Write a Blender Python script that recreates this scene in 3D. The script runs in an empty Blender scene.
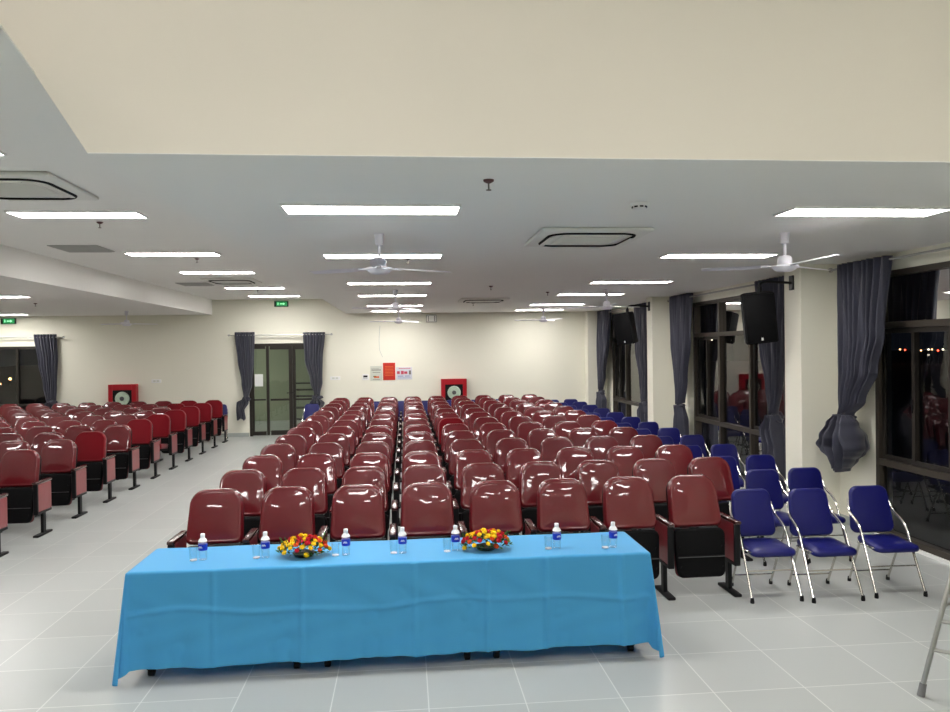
import bpy, bmesh, math, random
from mathutils import Vector, Matrix
random.seed(7)
PI = math.pi
S = bpy.context.scene
COL = S.collection

# ------------------------------------------------------------------ camera, world, exposure
F_PX = 750.0
yaw, pitch, roll, CAM_H = .0925, -.0086, -.0133, 2.19
fw = Vector((math.sin(yaw)*math.cos(pitch), math.cos(yaw)*math.cos(pitch), math.sin(pitch)))
rt = Vector((math.cos(yaw), -math.sin(yaw), 0)); up = rt.cross(fw)
r2 = math.cos(roll)*rt + math.sin(roll)*up
u2 = -math.sin(roll)*rt + math.cos(roll)*up
cd = bpy.data.cameras.new('camera'); cam = bpy.data.objects.new('camera', cd); COL.objects.link(cam)
cd.sensor_width = 36; cd.lens = 36*F_PX/950; cd.clip_end = 600; cd.clip_start = .05
M = Matrix((r2, u2, -fw)).transposed().to_4x4(); M.translation = (0, 0, CAM_H)
cam.matrix_world = M
S.camera = cam
w = bpy.data.worlds.new('night'); S.world = w; w.use_nodes = True
w.node_tree.nodes['Background'].inputs[0].default_value = (.010, .012, .018, 1)
w.node_tree.nodes['Background'].inputs[1].default_value = .12
S.view_settings.view_transform = 'Standard'; S.view_settings.look = 'None'
S.view_settings.gamma = 1; S.view_settings.use_curve_mapping = False
S.view_settings.exposure = 1.45
PANEL = 15.0          # radiance of the LED ceiling panels

# ------------------------------------------------------------------ materials
def srgb(r, g, b):
    return tuple(((c/255)/12.92 if c/255 <= .04045 else (((c/255)+.055)/1.055)**2.4) for c in (r, g, b)) + (1,)
MATS = {}
def mat(name, col, rough=.5, metal=0, coat=0, coat_rough=.05, sheen=0, bump=0, bscale=20, emit=None, es=0, spec=.5, var=0, stretch=None, detail=3, bdist=.01, trans=0, ior=1.45):
    m = bpy.data.materials.new(name); m.use_nodes = True; MATS[name] = m
    nt = m.node_tree; b = nt.nodes['Principled BSDF']; I = b.inputs
    I['Base Color'].default_value = col; I['Roughness'].default_value = rough; I['Metallic'].default_value = metal
    I['Coat Weight'].default_value = coat; I['Coat Roughness'].default_value = coat_rough
    I['Sheen Weight'].default_value = sheen; I['Specular IOR Level'].default_value = spec
    I['Transmission Weight'].default_value = trans; I['IOR'].default_value = ior
    if emit: I['Emission Color'].default_value = emit; I['Emission Strength'].default_value = es
    if bump or var:
        tc = nt.nodes.new('ShaderNodeTexCoord'); mp = nt.nodes.new('ShaderNodeMapping')
        nz = nt.nodes.new('ShaderNodeTexNoise'); nz.inputs['Scale'].default_value = bscale; nz.inputs['Detail'].default_value = detail
        nt.links.new(tc.outputs['Object'], mp.inputs['Vector']); nt.links.new(mp.outputs['Vector'], nz.inputs['Vector'])
        if stretch: mp.inputs['Scale'].default_value = stretch
        oi = nt.nodes.new('ShaderNodeObjectInfo'); sc = nt.nodes.new('ShaderNodeMath'); sc.operation = 'MULTIPLY'; sc.inputs[1].default_value = 37
        cx = nt.nodes.new('ShaderNodeCombineXYZ')
        nt.links.new(oi.outputs['Random'], sc.inputs[0]); nt.links.new(sc.outputs[0], cx.inputs[0]); nt.links.new(sc.outputs[0], cx.inputs[1])
        nt.links.new(cx.outputs[0], mp.inputs['Location'])
        if bump:
            bp = nt.nodes.new('ShaderNodeBump'); bp.inputs['Strength'].default_value = bump; bp.inputs['Distance'].default_value = bdist
            nt.links.new(nz.outputs['Fac'], bp.inputs['Height'])
            nt.links.new(bp.outputs[0], I['Coat Normal'] if coat else I['Normal'])
            if coat: nt.links.new(bp.outputs[0], I['Normal'])
        if var:
            mx = nt.nodes.new('ShaderNodeMix'); mx.data_type = 'RGBA'
            mx.inputs[6].default_value = tuple(c*(1-var) for c in col[:3])+(1,); mx.inputs[7].default_value = tuple(min(1, c*(1+var)) for c in col[:3])+(1,)
            nt.links.new(nz.outputs['Fac'], mx.inputs[0]); nt.links.new(mx.outputs[2], I['Base Color'])
    return m

mat('wall', srgb(231, 229, 214), .75, var=.03, bscale=.8, bump=.05, bdist=.002)
mat('ceil', srgb(240, 239, 235), .85, var=.02, bscale=.6)
mat('soffit', srgb(226, 220, 208), .8, var=.03, bscale=.7)
mat('skirting', srgb(170, 176, 172), .4)
mat('frame_dark', srgb(50, 46, 42), .4, metal=.4)
mat('frame_grey', srgb(70, 64, 57), .42, metal=.4)
mat('black', srgb(15, 15, 17), .45, spec=.25)
mat('black_matte', srgb(14, 14, 16), .8, spec=.25)
mat('shell', srgb(8, 8, 10), .6, spec=.15, bump=.15, bscale=60, bdist=.002)
mat('chrome', srgb(215, 212, 205), .18, metal=1)
mat('alu', srgb(178, 178, 174), .32, metal=1)
mat('white_plastic', srgb(232, 232, 230), .4)
mat('fan_white', srgb(226, 224, 232), .35)
mat('ac_white', srgb(228, 228, 222), .5)
mat('grille', srgb(176, 176, 172), .6)
mat('red_wrap', srgb(96, 4, 17), .45, spec=.3, coat=1, coat_rough=.05, bump=.21, bscale=5.0, bdist=.02, detail=1.5, var=.08)
mat('red_velvet', srgb(108, 3, 17), .9, spec=.2, sheen=.2, bump=.2, bscale=90, bdist=.002)
mat('panel_wrap', srgb(132, 38, 46), .4, coat=.8, coat_rough=.12, bump=.3, bscale=9, bdist=.01)
mat('arm_wood', srgb(58, 20, 20), .25, coat=.8, coat_rough=.08, var=.2, bscale=30, stretch=(1, .1, 1))
mat('blue_vinyl', srgb(11, 14, 92), .38, bump=.25, bscale=28, bdist=.003, var=.08)
mat('curtain', srgb(54, 55, 70), .6, sheen=.25, bump=.12, bscale=40, bdist=.003)
mat('fire_red', srgb(168, 12, 30), .35)
mat('hose', srgb(188, 205, 186), .8, var=.25, bscale=25)
mat('paper', srgb(206, 208, 196), .7)
mat('paper_white', srgb(226, 228, 226), .7)
mat('paper_blue', srgb(206, 208, 216), .7)
mat('poster_red', srgb(188, 40, 24), .6)
mat('ink', srgb(110, 105, 96), .7)
mat('ink_red', srgb(190, 70, 90), .7)
mat('ink_blue', srgb(90, 120, 170), .7)
mat('gold_ink', srgb(224, 120, 60), .7)
mat('exit_green', srgb(20, 90, 50), .5, emit=srgb(40, 170, 90), es=.28)
mat('exit_mark', srgb(200, 255, 215), .5, emit=srgb(150, 235, 180), es=.35)
mat('led', srgb(255, 255, 255), .5, emit=(1, .965, .935, 1), es=PANEL)
mat('label_blue', srgb(22, 52, 190), .35)
mat('cap_white', srgb(240, 242, 245), .3)
mat('rose_yellow', srgb(252, 214, 22), .6)
mat('rose_red', srgb(200, 10, 40), .6)
mat('rose_orange', srgb(232, 92, 30), .6)
mat('leaf', srgb(52, 104, 34), .5, var=.4, bscale=30)
mat('bowl', srgb(22, 34, 24), .4)
mat('wood_top', srgb(190, 180, 165), .4)
mat('steel_dark', srgb(90, 90, 92), .4, metal=.6)
mat('copper', srgb(96, 62, 62), .5, metal=.2)
mat('lamp_warm', srgb(255, 200, 140), .5, emit=srgb(255, 190, 120), es=3.5)
mat('lamp_cool', srgb(255, 240, 220), .5, emit=srgb(255, 236, 210), es=3.5)
mat('lamp_red', srgb(255, 60, 40), .5, emit=srgb(255, 60, 40), es=7)
mat('night_ground', srgb(24, 26, 28), .9)
mat('night_wall', srgb(30, 30, 34), .9)
mat('corridor', srgb(176, 182, 160), .8)
mat('rubber', srgb(120, 120, 120), .8)

# table cloth: slightly translucent thin fabric
m = mat('cloth', srgb(92, 194, 242), .62, sheen=.25, bump=.10, bscale=300, bdist=.001)
nt = m.node_tree; pb = nt.nodes['Principled BSDF']; tl = nt.nodes.new('ShaderNodeBsdfTranslucent'); tl.inputs[0].default_value = srgb(96, 200, 246)
mx = nt.nodes.new('ShaderNodeMixShader'); mx.inputs[0].default_value = .42
nt.links.new(pb.outputs[0], mx.inputs[1]); nt.links.new(tl.outputs[0], mx.inputs[2]); nt.links.new(mx.outputs[0], nt.nodes['Material Output'].inputs[0])

# thin glass
def glass_mat(name, tint, refl=1.0, cap=1.0):
    m = bpy.data.materials.new(name); m.use_nodes = True; MATS[name] = m; nt = m.node_tree; nt.nodes.clear()
    out = nt.nodes.new('ShaderNodeOutputMaterial'); mx = nt.nodes.new('ShaderNodeMixShader'); fr = nt.nodes.new('ShaderNodeFresnel'); fr.inputs[0].default_value = 1.52
    mu = nt.nodes.new('ShaderNodeMath'); mu.operation = 'MULTIPLY'; mu.inputs[1].default_value = refl; mu.use_clamp = True
    tr = nt.nodes.new('ShaderNodeBsdfTransparent'); tr.inputs[0].default_value = tint; gl = nt.nodes.new('ShaderNodeBsdfGlossy'); gl.inputs['Roughness'].default_value = .01
    mn = nt.nodes.new('ShaderNodeMath'); mn.operation = 'MINIMUM'; mn.inputs[1].default_value = cap
    nt.links.new(fr.outputs[0], mu.inputs[0]); nt.links.new(mu.outputs[0], mn.inputs[0]); nt.links.new(mn.outputs[0], mx.inputs[0]); nt.links.new(tr.outputs[0], mx.inputs[1]); nt.links.new(gl.outputs[0], mx.inputs[2]); nt.links.new(mx.outputs[0], out.inputs[0])
glass_mat('glass', (.82, .84, .84, 1), 1.7)
glass_mat('door_glass', (.52, .57, .52, 1), 1.6)
glass_mat('cup_glass', (.975, .98, .985, 1), 1.0, .13)
glass_mat('pet', (.95, .965, .98, 1), 1.6, .3)

# floor tiles
m = bpy.data.materials.new('floor_tiles'); m.use_nodes = True; MATS['floor_tiles'] = m
nt = m.node_tree; N = nt.nodes; L = nt.links; b = N['Principled BSDF']
geo = N.new('ShaderNodeTexCoord'); sep = N.new('ShaderNodeSeparateXYZ'); L.new(geo.outputs['Object'], sep.inputs[0])
def mth(op, a, bb=None, clamp=False):
    n = N.new('ShaderNodeMath'); n.operation = op; n.use_clamp = clamp
    for i, v in enumerate((a, bb)):
        if v is None: continue
        if isinstance(v, (int, float)): n.inputs[i].default_value = v
        else: L.new(v, n.inputs[i])
    return n.outputs[0]
X0 = .113; TS = .6; G = .0038
fx = mth('DIVIDE', mth('SUBTRACT', sep.outputs[0], X0), TS)
lft = mth('LESS_THAN', sep.outputs[0], X0-2*TS)
yy = mth('ADD', mth('SUBTRACT', sep.outputs[1], 4.57), mth('MULTIPLY', lft, .3))
fy = mth('DIVIDE', yy, TS)
def edge(v):
    fr = mth('FRACT', v); d = mth('MINIMUM', fr, mth('SUBTRACT', 1.0, fr)); return mth('LESS_THAN', d, G/TS)
g = mth('MAXIMUM', edge(fx), edge(fy))
cell = N.new('ShaderNodeCombineXYZ'); L.new(mth('FLOOR', fx), cell.inputs[0]); L.new(mth('FLOOR', fy), cell.inputs[1])
wn = N.new('ShaderNodeTexWhiteNoise'); wn.noise_dimensions = '2D'; L.new(cell.outputs[0], wn.inputs['Vector'])
cl = N.new('ShaderNodeMix'); cl.data_type = 'RGBA'; L.new(wn.outputs['Value'], cl.inputs[0])
cl.inputs[6].default_value = srgb(173, 177, 175); cl.inputs[7].default_value = srgb(179, 183, 181)
mx = N.new('ShaderNodeMix'); mx.data_type = 'RGBA'; L.new(g, mx.inputs[0]); L.new(cl.outputs[2], mx.inputs[6]); mx.inputs[7].default_value = srgb(212, 214, 210)
L.new(mx.outputs[2], b.inputs['Base Color']); b.inputs['Roughness'].default_value = .3; b.inputs['Specular IOR Level'].default_value = .45
rr = mth('ADD', mth('MULTIPLY', g, .3), .28); L.new(rr, b.inputs['Roughness'])

# ------------------------------------------------------------------ mesh helpers
def new(): return bmesh.new()
def box(bm, x0, x1, y0, y1, z0, z1, bev=0, seg=1, M=None):
    vs = [bm.verts.new(p) for p in ((x0,y0,z0),(x1,y0,z0),(x1,y1,z0),(x0,y1,z0),(x0,y0,z1),(x1,y0,z1),(x1,y1,z1),(x0,y1,z1))]
    fs = [bm.faces.new([vs[i] for i in f]) for f in ((3,2,1,0),(4,5,6,7),(0,1,5,4),(1,2,6,5),(2,3,7,6),(3,0,4,7))]
    if bev:
        es = {e for f in fs for e in f.edges}
        r = bmesh.ops.bevel(bm, geom=list(es), offset=bev, segments=seg, profile=.5, affect='EDGES')
        vs = list({v for f in r['faces'] for v in f.verts} | {v for v in vs if v.is_valid})
    if M is not None: bmesh.ops.transform(bm, matrix=M, verts=[v for v in vs if v.is_valid])
    return bm
def tube(bm, pts, r, n=8, closed=False, caps=True):
    pts = [Vector(p) for p in pts]; rings = []; k = len(pts)
    prev = None
    for i, p in enumerate(pts):
        a = pts[i-1] if (i > 0 or closed) else p
        c = pts[(i+1) % k] if (i < k-1 or closed) else p
        t = (c-a).normalized()
        if prev is None:
            u = t.cross(Vector((0, 0, 1)) if abs(t.z) < .9 else Vector((1, 0, 0))).normalized()
        else:
            u = (prev - t*prev.dot(t)).normalized()
        prev = u; v = t.cross(u)
        rad = r[i] if isinstance(r, (list, tuple)) else r
        rings.append([bm.verts.new(p + rad*(math.cos(2*PI*j/n)*u + math.sin(2*PI*j/n)*v)) for j in range(n)])
    for i in range(k if closed else k-1):
        A, B = rings[i], rings[(i+1) % k]
        for j in range(n): bm.faces.new((A[j], A[(j+1) % n], B[(j+1) % n], B[j]))
    if caps and not closed:
        bm.faces.new(rings[0][::-1]); bm.faces.new(rings[-1])
    return bm
def lathe(bm, prof, c=(0,0,0), n=20, axis='z'):
    rings = []
    for (r, z) in prof:
        if r < 1e-6: r = 1e-5
        ring = []
        for j in range(n):
            a = 2*PI*j/n
            if axis == 'z': p = (c[0]+r*math.cos(a), c[1]+r*math.sin(a), c[2]+z)
            elif axis == 'y': p = (c[0]+r*math.cos(a), c[1]+z, c[2]+r*math.sin(a))
            else: p = (c[0]+z, c[1]+r*math.cos(a), c[2]+r*math.sin(a))
            ring.append(bm.verts.new(p))
        rings.append(ring)
    for A, B in zip(rings, rings[1:]):
        for j in range(n): bm.faces.new((A[j], A[(j+1) % n], B[(j+1) % n], B[j]))
    bm.faces.new(rings[0][::-1]); bm.faces.new(rings[-1])
    return bm
def arc(pts, r=.04, seg=5):
    """round the corners of a polyline"""
    P = [Vector(p) for p in pts]; out = [P[0]]
    for a, b_, c in zip(P, P[1:], P[2:]):
        d1 = (a-b_); d2 = (c-b_); rr = min(r, d1.length*.45, d2.length*.45)
        s, e = b_+d1.normalized()*rr, b_+d2.normalized()*rr
        for i in range(seg+1):
            t = i/seg; out.append(s*(1-t)**2 + b_*2*t*(1-t) + e*t*t)
    out.append(P[-1]); return out
def rrect(w0, w1, h, r, seg=6, y=0, rt=None):
    """rounded trapezoid outline in (x,z), z from 0 to h; w0 bottom, w1 top width"""
    pts = []
    q = rt or r
    cs = [(w0/2-r, r, -PI/2, r), (w1/2-q, h-q, 0, q), (-(w1/2-q), h-q, PI/2, q), (-(w0/2-r), r, PI, r)]
    for cx, cz, a0, r in cs:
        for i in range(seg+1):
            a = a0 + PI/2*i/seg; pts.append((cx+r*math.cos(a), cz+r*math.sin(a)))
    return pts
def pad(bm, outline, thick, puff, back=0.0, bow=0.0, M=None, c=None):
    """cushion: outline (x,z) swept; front (towards -y) puffed"""
    zc = sum(p[1] for p in outline)/len(outline); xc = sum(p[0] for p in outline)/len(outline)
    layers = [(0.001, -thick/2-puff*1.0), (.35, -thick/2-puff*.97), (.65, -thick/2-puff*.86), (.80, -thick/2-puff*.68), (.87, -thick/2-puff*.62), (.905, -thick/2-puff*.70), (.94, -thick/2-puff*.55), (.968, -thick/2-puff*.1), (.99, -thick/2+thick*.22), (1.0, 0), (.985, thick*.3), (.95, thick/2), (.6, thick/2+back*.7), (.001, thick/2+back)]
    rings = []; vs = []
    for s, y in layers:
        ring = []
        for x, z in outline:
            X = xc+(x-xc)*s; Z = zc+(z-zc)*s
            ring.append(bm.verts.new((X, y + bow*(X*X), Z)))
        rings.append(ring); vs += ring
    n = len(outline)
    for A, B in zip(rings, rings[1:]):
        for j in range(n): bm.faces.new((A[j], B[j], B[(j+1) % n], A[(j+1) % n]))
    bm.faces.new(rings[0]); bm.faces.new(rings[-1][::-1])
    if M is not None: bmesh.ops.transform(bm, matrix=M, verts=vs)
    return bm
def obj(name, bm, m, parent=None, smooth=True, ang=40):
    me = bpy.data.meshes.new(name); bmesh.ops.recalc_face_normals(bm, faces=bm.faces); bm.to_mesh(me); bm.free()
    if isinstance(m, str): m = [m]
    for k in m: me.materials.append(MATS[k])
    if smooth:
        me.polygons.foreach_set('use_smooth', [True]*len(me.polygons))
        me.set_sharp_from_angle(angle=math.radians(ang))
    o = bpy.data.objects.new(name, me); COL.objects.link(o)
    if parent: o.parent = parent
    return o
def tag(o, label, cat, group=None, kind=None):
    o['label'] = label
    if cat: o['category'] = cat
    if group: o['group'] = group
    if kind: o['kind'] = kind
    return o
def thing(name, label, cat, loc=(0,0,0), rz=0, group=None):
    o = bpy.data.objects.new(name, None); COL.objects.link(o); o.empty_display_size = .1
    o.location = loc; o.rotation_euler = (0, 0, rz)
    return tag(o, label, cat, group)
def struct(name, bm, m, label=None, parent=None, smooth=False):
    o = obj(name, bm, m, parent, smooth)
    if not parent: o['kind'] = 'structure'; o['label'] = label or name.replace('_', ' '); o['category'] = name.split('_')[0]
    return o
def copy_tree(o, parent=None):
    c = o.copy(); COL.objects.link(c); c.parent = parent
    for ch in list(o.children): copy_tree(ch, c)
    return c
def place(proto, used, loc, rz, label, group=None):
    t = copy_tree(proto) if used[0] else proto
    used[0] = True
    t.location = loc; t.rotation_euler = (0, 0, rz); t['label'] = label
    if group: t['group'] = group
    return t
ORD = ['first','second','third','fourth','fifth','sixth','seventh','eighth','ninth','tenth','eleventh','twelfth','thirteenth','fourteenth']

# ------------------------------------------------------------------ room
XW = 5.335; YW = 20.0; ZC = 3.184; ZH = 3.57; XC = -1.55; XB = -4.97; XL = -13.0; YB = -4.0
bm = new(); box(bm, XL-.2, XW+.12, YB-.2, YW+.2, -.15, 0); struct('floor', bm, 'floor_tiles', 'grey square tiled floor with pale joints')
YH = 3.87; ZS = 5.0
bm = new(); box(bm, XC, XW+.2, YH+.1, YW+.1, ZC, ZC+.6); box(bm, XC, XW+.2, YH, YH+.1, ZC, ZC+.004); struct('ceiling', bm, 'ceil', 'pale grey dropped ceiling over the middle seats')
bm = new()   # header wall facing the stage, with its sloping left end over the aisle
P_ = [(XC, ZC+.004), (XW+.2, ZC+.004), (XW+.2, ZS), (XL, ZS), (XL, ZH+.012), (-1.79, ZH+.012), (-1.79, ZH)]
f0 = [bm.verts.new((x, YH, z)) for x, z in P_]; f1 = [bm.verts.new((x, YH+.1, z)) for x, z in P_]
bm.faces.new(f0); bm.faces.new(f1[::-1])
for i in range(len(P_)): bm.faces.new((f0[i], f1[i], f1[(i+1) % len(P_)], f0[(i+1) % len(P_)]))
struct('wall_header', bm, 'soffit', 'cream header wall above the front of the hall')
bm = new(); box(bm, XL, XW+.2, YB-.1, YH+.1, ZS, ZS+.2); struct('ceiling_stage', bm, 'ceil', 'high ceiling over the stage')
bm = new(); box(bm, XB, XC, YH+.1, YW+.1, ZH, ZH+.3)
Q_ = [(XB, YB), (-1.25, YB), (-1.60, 3.0), (-1.79, YH), (XC, YH+.1), (XB, YH+.1)]
f0 = [bm.verts.new((x, y, ZH)) for x, y in Q_]; f1 = [bm.verts.new((x, y, ZH+.012)) for x, y in Q_]
bm.faces.new(f0[::-1]); bm.faces.new(f1)
for i in range(len(Q_)): bm.faces.new((f0[i], f0[(i+1) % len(Q_)], f1[(i+1) % len(Q_)], f1[i]))
struct('ceiling_coffer', bm, 'ceil', 'raised pale grey ceiling bay over the aisle')
bm = new(); box(bm, XL-.1, XB, YB-.1, YW+.1, ZC, ZH+.06); struct('ceiling_left', bm, 'ceil', 'dropped pale ceiling over the far left seats')

# back wall (far): openings for the door and the left window
DX0, DX1, DZ = -4.07, -2.25, 2.42
LX0, LX1 = -12.4, -8.95
bm = new()
for x0, x1, z0, z1 in ((XL-.2, LX0, 0, 4), (LX0, LX1, DZ, 4), (LX1, DX0, 0, 4), (DX0, DX1, DZ, 4), (DX1, XW+.2, 0, 4)):
    box(bm, x0, x1, YW, YW+.2, z0, z1)
struct('wall_back', bm, 'wall', 'cream back wall behind the seats')
bm = new(); box(bm, XL-.2, XL, YB-.2, YW, 0, 5); struct('wall_left', bm, 'wall', 'cream left wall')
bm = new(); box(bm, XL-.2, XW+.2, YB-.2, YB, 0, 5); struct('wall_front', bm, 'wall', 'cream wall behind the stage')
WIN = [(4.44, 8.10), (10.09, 13.52), (15.50, 19.00)]
COLS = [(3.30, 3.70), (8.82, 9.22), (14.39, 14.73), (19.66, 20.0)]
ZT = 3.0
bm = new()
ys = [YB] + [v for w_ in WIN for v in w_] + [YW]
for i in range(0, len(ys), 2): box(bm, XW, XW+.2, ys[i], ys[i+1], 0, 5)
for y0, y1 in WIN: box(bm, XW, XW+.2, y0, y1, ZT, 5); box(bm, XW, XW+.2, y0, y1, 0, .03)
for y0, y1 in COLS: box(bm, 4.85, XW, y0, y1, 0, 4)
struct('wall_right', bm, 'wall', 'cream window wall with square columns')
# skirting
bm = new()
for x0, x1 in ((LX1, DX0-.01), (DX1+.01, 4.85)): box(bm, x0, x1, YW-.012, YW, 0, .1)
struct('baseboard_back', bm, 'skirting', 'grey tile skirting on the back wall')
bm = new()
for i in range(0, len(ys), 2): box(bm, XW-.012, XW, max(ys[i], -3), ys[i+1], 0, .1)
struct('baseboard_right', bm, 'skirting', 'grey tile skirting below the window wall')
bm = new()
for y0, y1 in WIN: box(bm, XW-.03, XW+.02, y0, y1, 0, .035)
struct('trim_1', bm, 'white_plastic', 'pale sill strip at the foot of the windows')
# stage at the camera's end
bm = new(); box(bm, -3.6, XW, YB, 3.05, 0, .6, .01); struct('floor_stage', bm, 'skirting', 'low stage platform at the near end')

# windows
for wi, (y0, y1) in enumerate(WIN):
    e = bpy.data.objects.new('window_%d' % (wi+1), None); COL.objects.link(e); e.location = (XW, (y0+y1)/2, 0)
    e['kind'] = 'structure'; e['category'] = 'window'; e['label'] = 'dark framed floor to ceiling night window, %s from the stage' % ORD[wi]
    h = (y1-y0)/2; b3 = (y1-y0)/3; T = .03
    bm = new(); xa, xb = .0, .09
    box(bm, xa, xb, -h, -h+.06, .03, ZT); box(bm, xa, xb, h-.06, h, .03, ZT)
    box(bm, xa, xb, -h+.06, h-.06, .03, .10); box(bm, xa, xb, -h+.06, h-.06, ZT-.06, ZT)
    for z in (.86, 2.40): box(bm, xa-.004, xb, -h+.06, h-.06, z-.035, z+.035)
    for k in (1, 2): box(bm, xa-.002, xb, -h+k*b3-.03, -h+k*b3+.03, .10, ZT-.06)
    obj('window_frame', bm, 'frame_grey', e, smooth=False)
    for k in (0, 2):
        ya, yb = -h+k*b3+(.06 if k == 0 else .03), -h+(k+1)*b3-(.06 if k == 2 else .03)
        ym = (ya+yb)/2
        for s, (p, q) in enumerate(((ya, ym+.025), (ym-.025, yb))):
            bm = new(); xo = .012 + .03*s
            for (c0, c1, z0, z1) in ((p, p+.05, .90, 2.36), (q-.05, q, .90, 2.36), (p+.05, q-.05, .90, .95), (p+.05, q-.05, 2.31, 2.36)):
                box(bm, xo, xo+.028, c0, c1, z0, z1)
            sa = obj('sash', bm, 'frame_dark', e, smooth=False)
            bm = new(); box(bm, xo-.012, xo, (q if s == 0 else p+.03)-.025, (q if s == 0 else p+.03)-.01, 1.45, 1.6, .003); obj('sash_handle', bm, 'black', sa)
    bm = new()
    for k in range(3):
        for z0, z1 in ((.10, .825), (.895, 2.365), (2.435, ZT-.06)):
            ya, yb = -h+k*b3+.03, -h+(k+1)*b3-.03
            vs = [bm.verts.new(p) for p in ((.06, ya, z0), (.06, yb, z0), (.06, yb, z1), (.06, ya, z1))]; bm.faces.new(vs)
    obj('pane', bm, 'glass', e, smooth=False)

# left window in back wall
e = bpy.data.objects.new('window_4', None); COL.objects.link(e); e.location = ((LX0+LX1)/2, YW, 0)
e['kind'] = 'structure'; e['category'] = 'window'; e['label'] = 'dark glazed window in the back wall at far left'
h = (LX1-LX0)/2
bm = new()
for c in (-h, -h/2-.03, -.03, h/2-.03, h-.06): box(bm, c, c+.06, .02, .10, 0, DZ)
for z0, z1 in ((0, .08), (.9, .96), (DZ-.07, DZ)): box(bm, -h+.06, h-.06, .025, .095, z0, z1)
obj('window_frame', bm, 'frame_dark', e, smooth=False)
bm = new(); vs = [bm.verts.new(p) for p in ((-h+.05, .06, .05), (h-.05, .06, .05), (h-.05, .06, DZ-.05), (-h+.05, .06, DZ-.05))]; bm.faces.new(vs)
obj('pane', bm, 'glass', e, smooth=False)

# back door
e = bpy.data.objects.new('door_1', None); COL.objects.link(e); e.location = (DX0, YW, 0)
e['kind'] = 'structure'; e['category'] = 'door'; e['label'] = 'dark framed glass double door in the back wall'
W_ = DX1-DX0
bm = new()
box(bm, 0, .07, .02, .12, 0, DZ); box(bm, W_-.07, W_, .02, .12, 0, DZ); box(bm, .07, W_-.07, .02, .12, DZ-.08, DZ)
obj('door_frame', bm, 'frame_dark', e, smooth=False)
bm = new(); box(bm, .07, .12, .03, .09, .02, DZ-.08); box(bm, .44, .47, .03, .09, .02, DZ-.08)
box(bm, .12, .42, .03, .09, .02, .12); box(bm, .12, .42, .03, .09, .93, .97); box(bm, .12, .42, .03, .09, DZ-.14, DZ-.08)
obj('side_light', bm, 'frame_dark', e, smooth=False)
for x0, x1 in ((.47, 1.11), (1.12, W_-.07)):
    bm = new(); box(bm, x0, x0+(.04 if x0 < 1 else .07), .03, .09, .02, DZ-.08); box(bm, x1-.09, x1, .03, .09, .02, DZ-.08)
    box(bm, x0+.07, x1-.09, .03, .09, .02, .14); box(bm, x0+.07, x1-.09, .03, .09, .92, .97); box(bm, x0+.07, x1-.09, .03, .09, DZ-.16, DZ-.08)
    lf = obj('door_leaf', bm, 'frame_dark', e, smooth=False)
    bm = new(); xh = x1-.045 if x0 < 1 else x0+.035
    tube(bm, [(xh, .03, 1.12), (xh, -.02, 1.12), (xh-.1, -.02, 1.12)], .01); obj('door_handle', bm, 'black', lf)
bm = new()
for x0, x1 in ((.12, .44), (.51, 1.02), (1.19, W_-.16)):
    vs = [bm.verts.new(p) for p in ((x0, .06, .1), (x1, .06, .1), (x1, .06, DZ-.1), (x0, .06, DZ-.1))]; bm.faces.new(vs)
obj('pane', bm, 'door_glass', e, smooth=False)
# corridor beyond the door
bm = new(); box(bm, -8.0, 0.5, YW+.2, 24.6, -.15, 0); struct('floor_corridor', bm, 'floor_tiles', 'tiled floor of the corridor behind the door')
bm = new(); box(bm, -8.0, .5, 24.5, 24.7, 0, 3.0); box(bm, -8.2, -8.0, YW+.2, 24.7, 0, 3); box(bm, .5, .7, YW+.2, 24.7, 0, 3)
struct('wall_corridor', bm, 'corridor', 'pale green wall of the corridor beyond the door')
bm = new(); box(bm, -8.2, .7, YW+.2, 24.7, 3.0, 3.1); struct('ceiling_corridor', bm, 'ceil', 'corridor ceiling beyond the door')

# ------------------------------------------------------------------ ceiling lights
def make_light():
    t = thing('ceiling_light', 'x', 'light', group='white LED panels set in the ceiling')
    bm = new(); a, c = .61, .16
    for (x0, x1, y0, y1) in ((-a, a, -c, -c+.014), (-a, a, c-.014, c), (-a, -a+.014, -c+.014, c-.014), (a-.014, a, -c+.014, c-.014)):
        box(bm, x0, x1, y0, y1, -.016, 0)
    obj('frame', bm, 'white_plastic', t, smooth=False)
    bm = new(); box(bm, -a+.014, a-.014, -c+.014, c-.014, -.009, -.001)
    obj('diffuser', bm, 'led', t, smooth=False)
    return t
lp = make_light(); used = [False]
LY = [5.28, 7.86, 11.03, 13.50, 16.55, 18.78]
for i, y in enumerate(LY): place(lp, used, (-.215, y, ZC), 0, 'white LED ceiling panel in the middle row, %s from the front' % ORD[i])
for i, y in enumerate(LY): place(lp, used, (3.40, y+.02, ZC), 0, 'white LED ceiling panel in the right row, %s from the front' % ORD[i])
for i, y in enumerate([5.25, 7.68, 10.70, 13.15, 16.35, 18.70]): place(lp, used, (-3.30 if i == 0 else -3.17, y, ZH), 0, 'white LED ceiling panel over the left aisle, %s from the front' % ORD[i])
for i, y in enumerate([18.95, 16.4, 13.2, 10.7, 7.7]): place(lp, used, (-9.68, y, ZC), 0, 'white LED ceiling panel over the far left seats, %s from the back' % ORD[i])
for i, y in enumerate([18.95, 13.2, 7.7]): place(lp, used, (-6.9 if i else -12.2, y, ZC), 0, 'white LED ceiling panel in the outer left ceiling, %s from the back' % ORD[i])
for i, (x, y) in enumerate([(-.9, 1.2), (3.1, .6), (.2, -1.8), (3.6, -1.8), (-3.6, -.6), (1.2, -.2)]): place(lp, used, (x, y, ZS), 0, 'unseen LED panel added over the stage to brighten the header wall, %s' % ORD[i])  # unseen panels over the stage, added to brighten the header wall
place(lp, used, (-3.17, 1.2, ZH), 0, 'white LED ceiling panel over the left aisle beside the stage')
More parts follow.
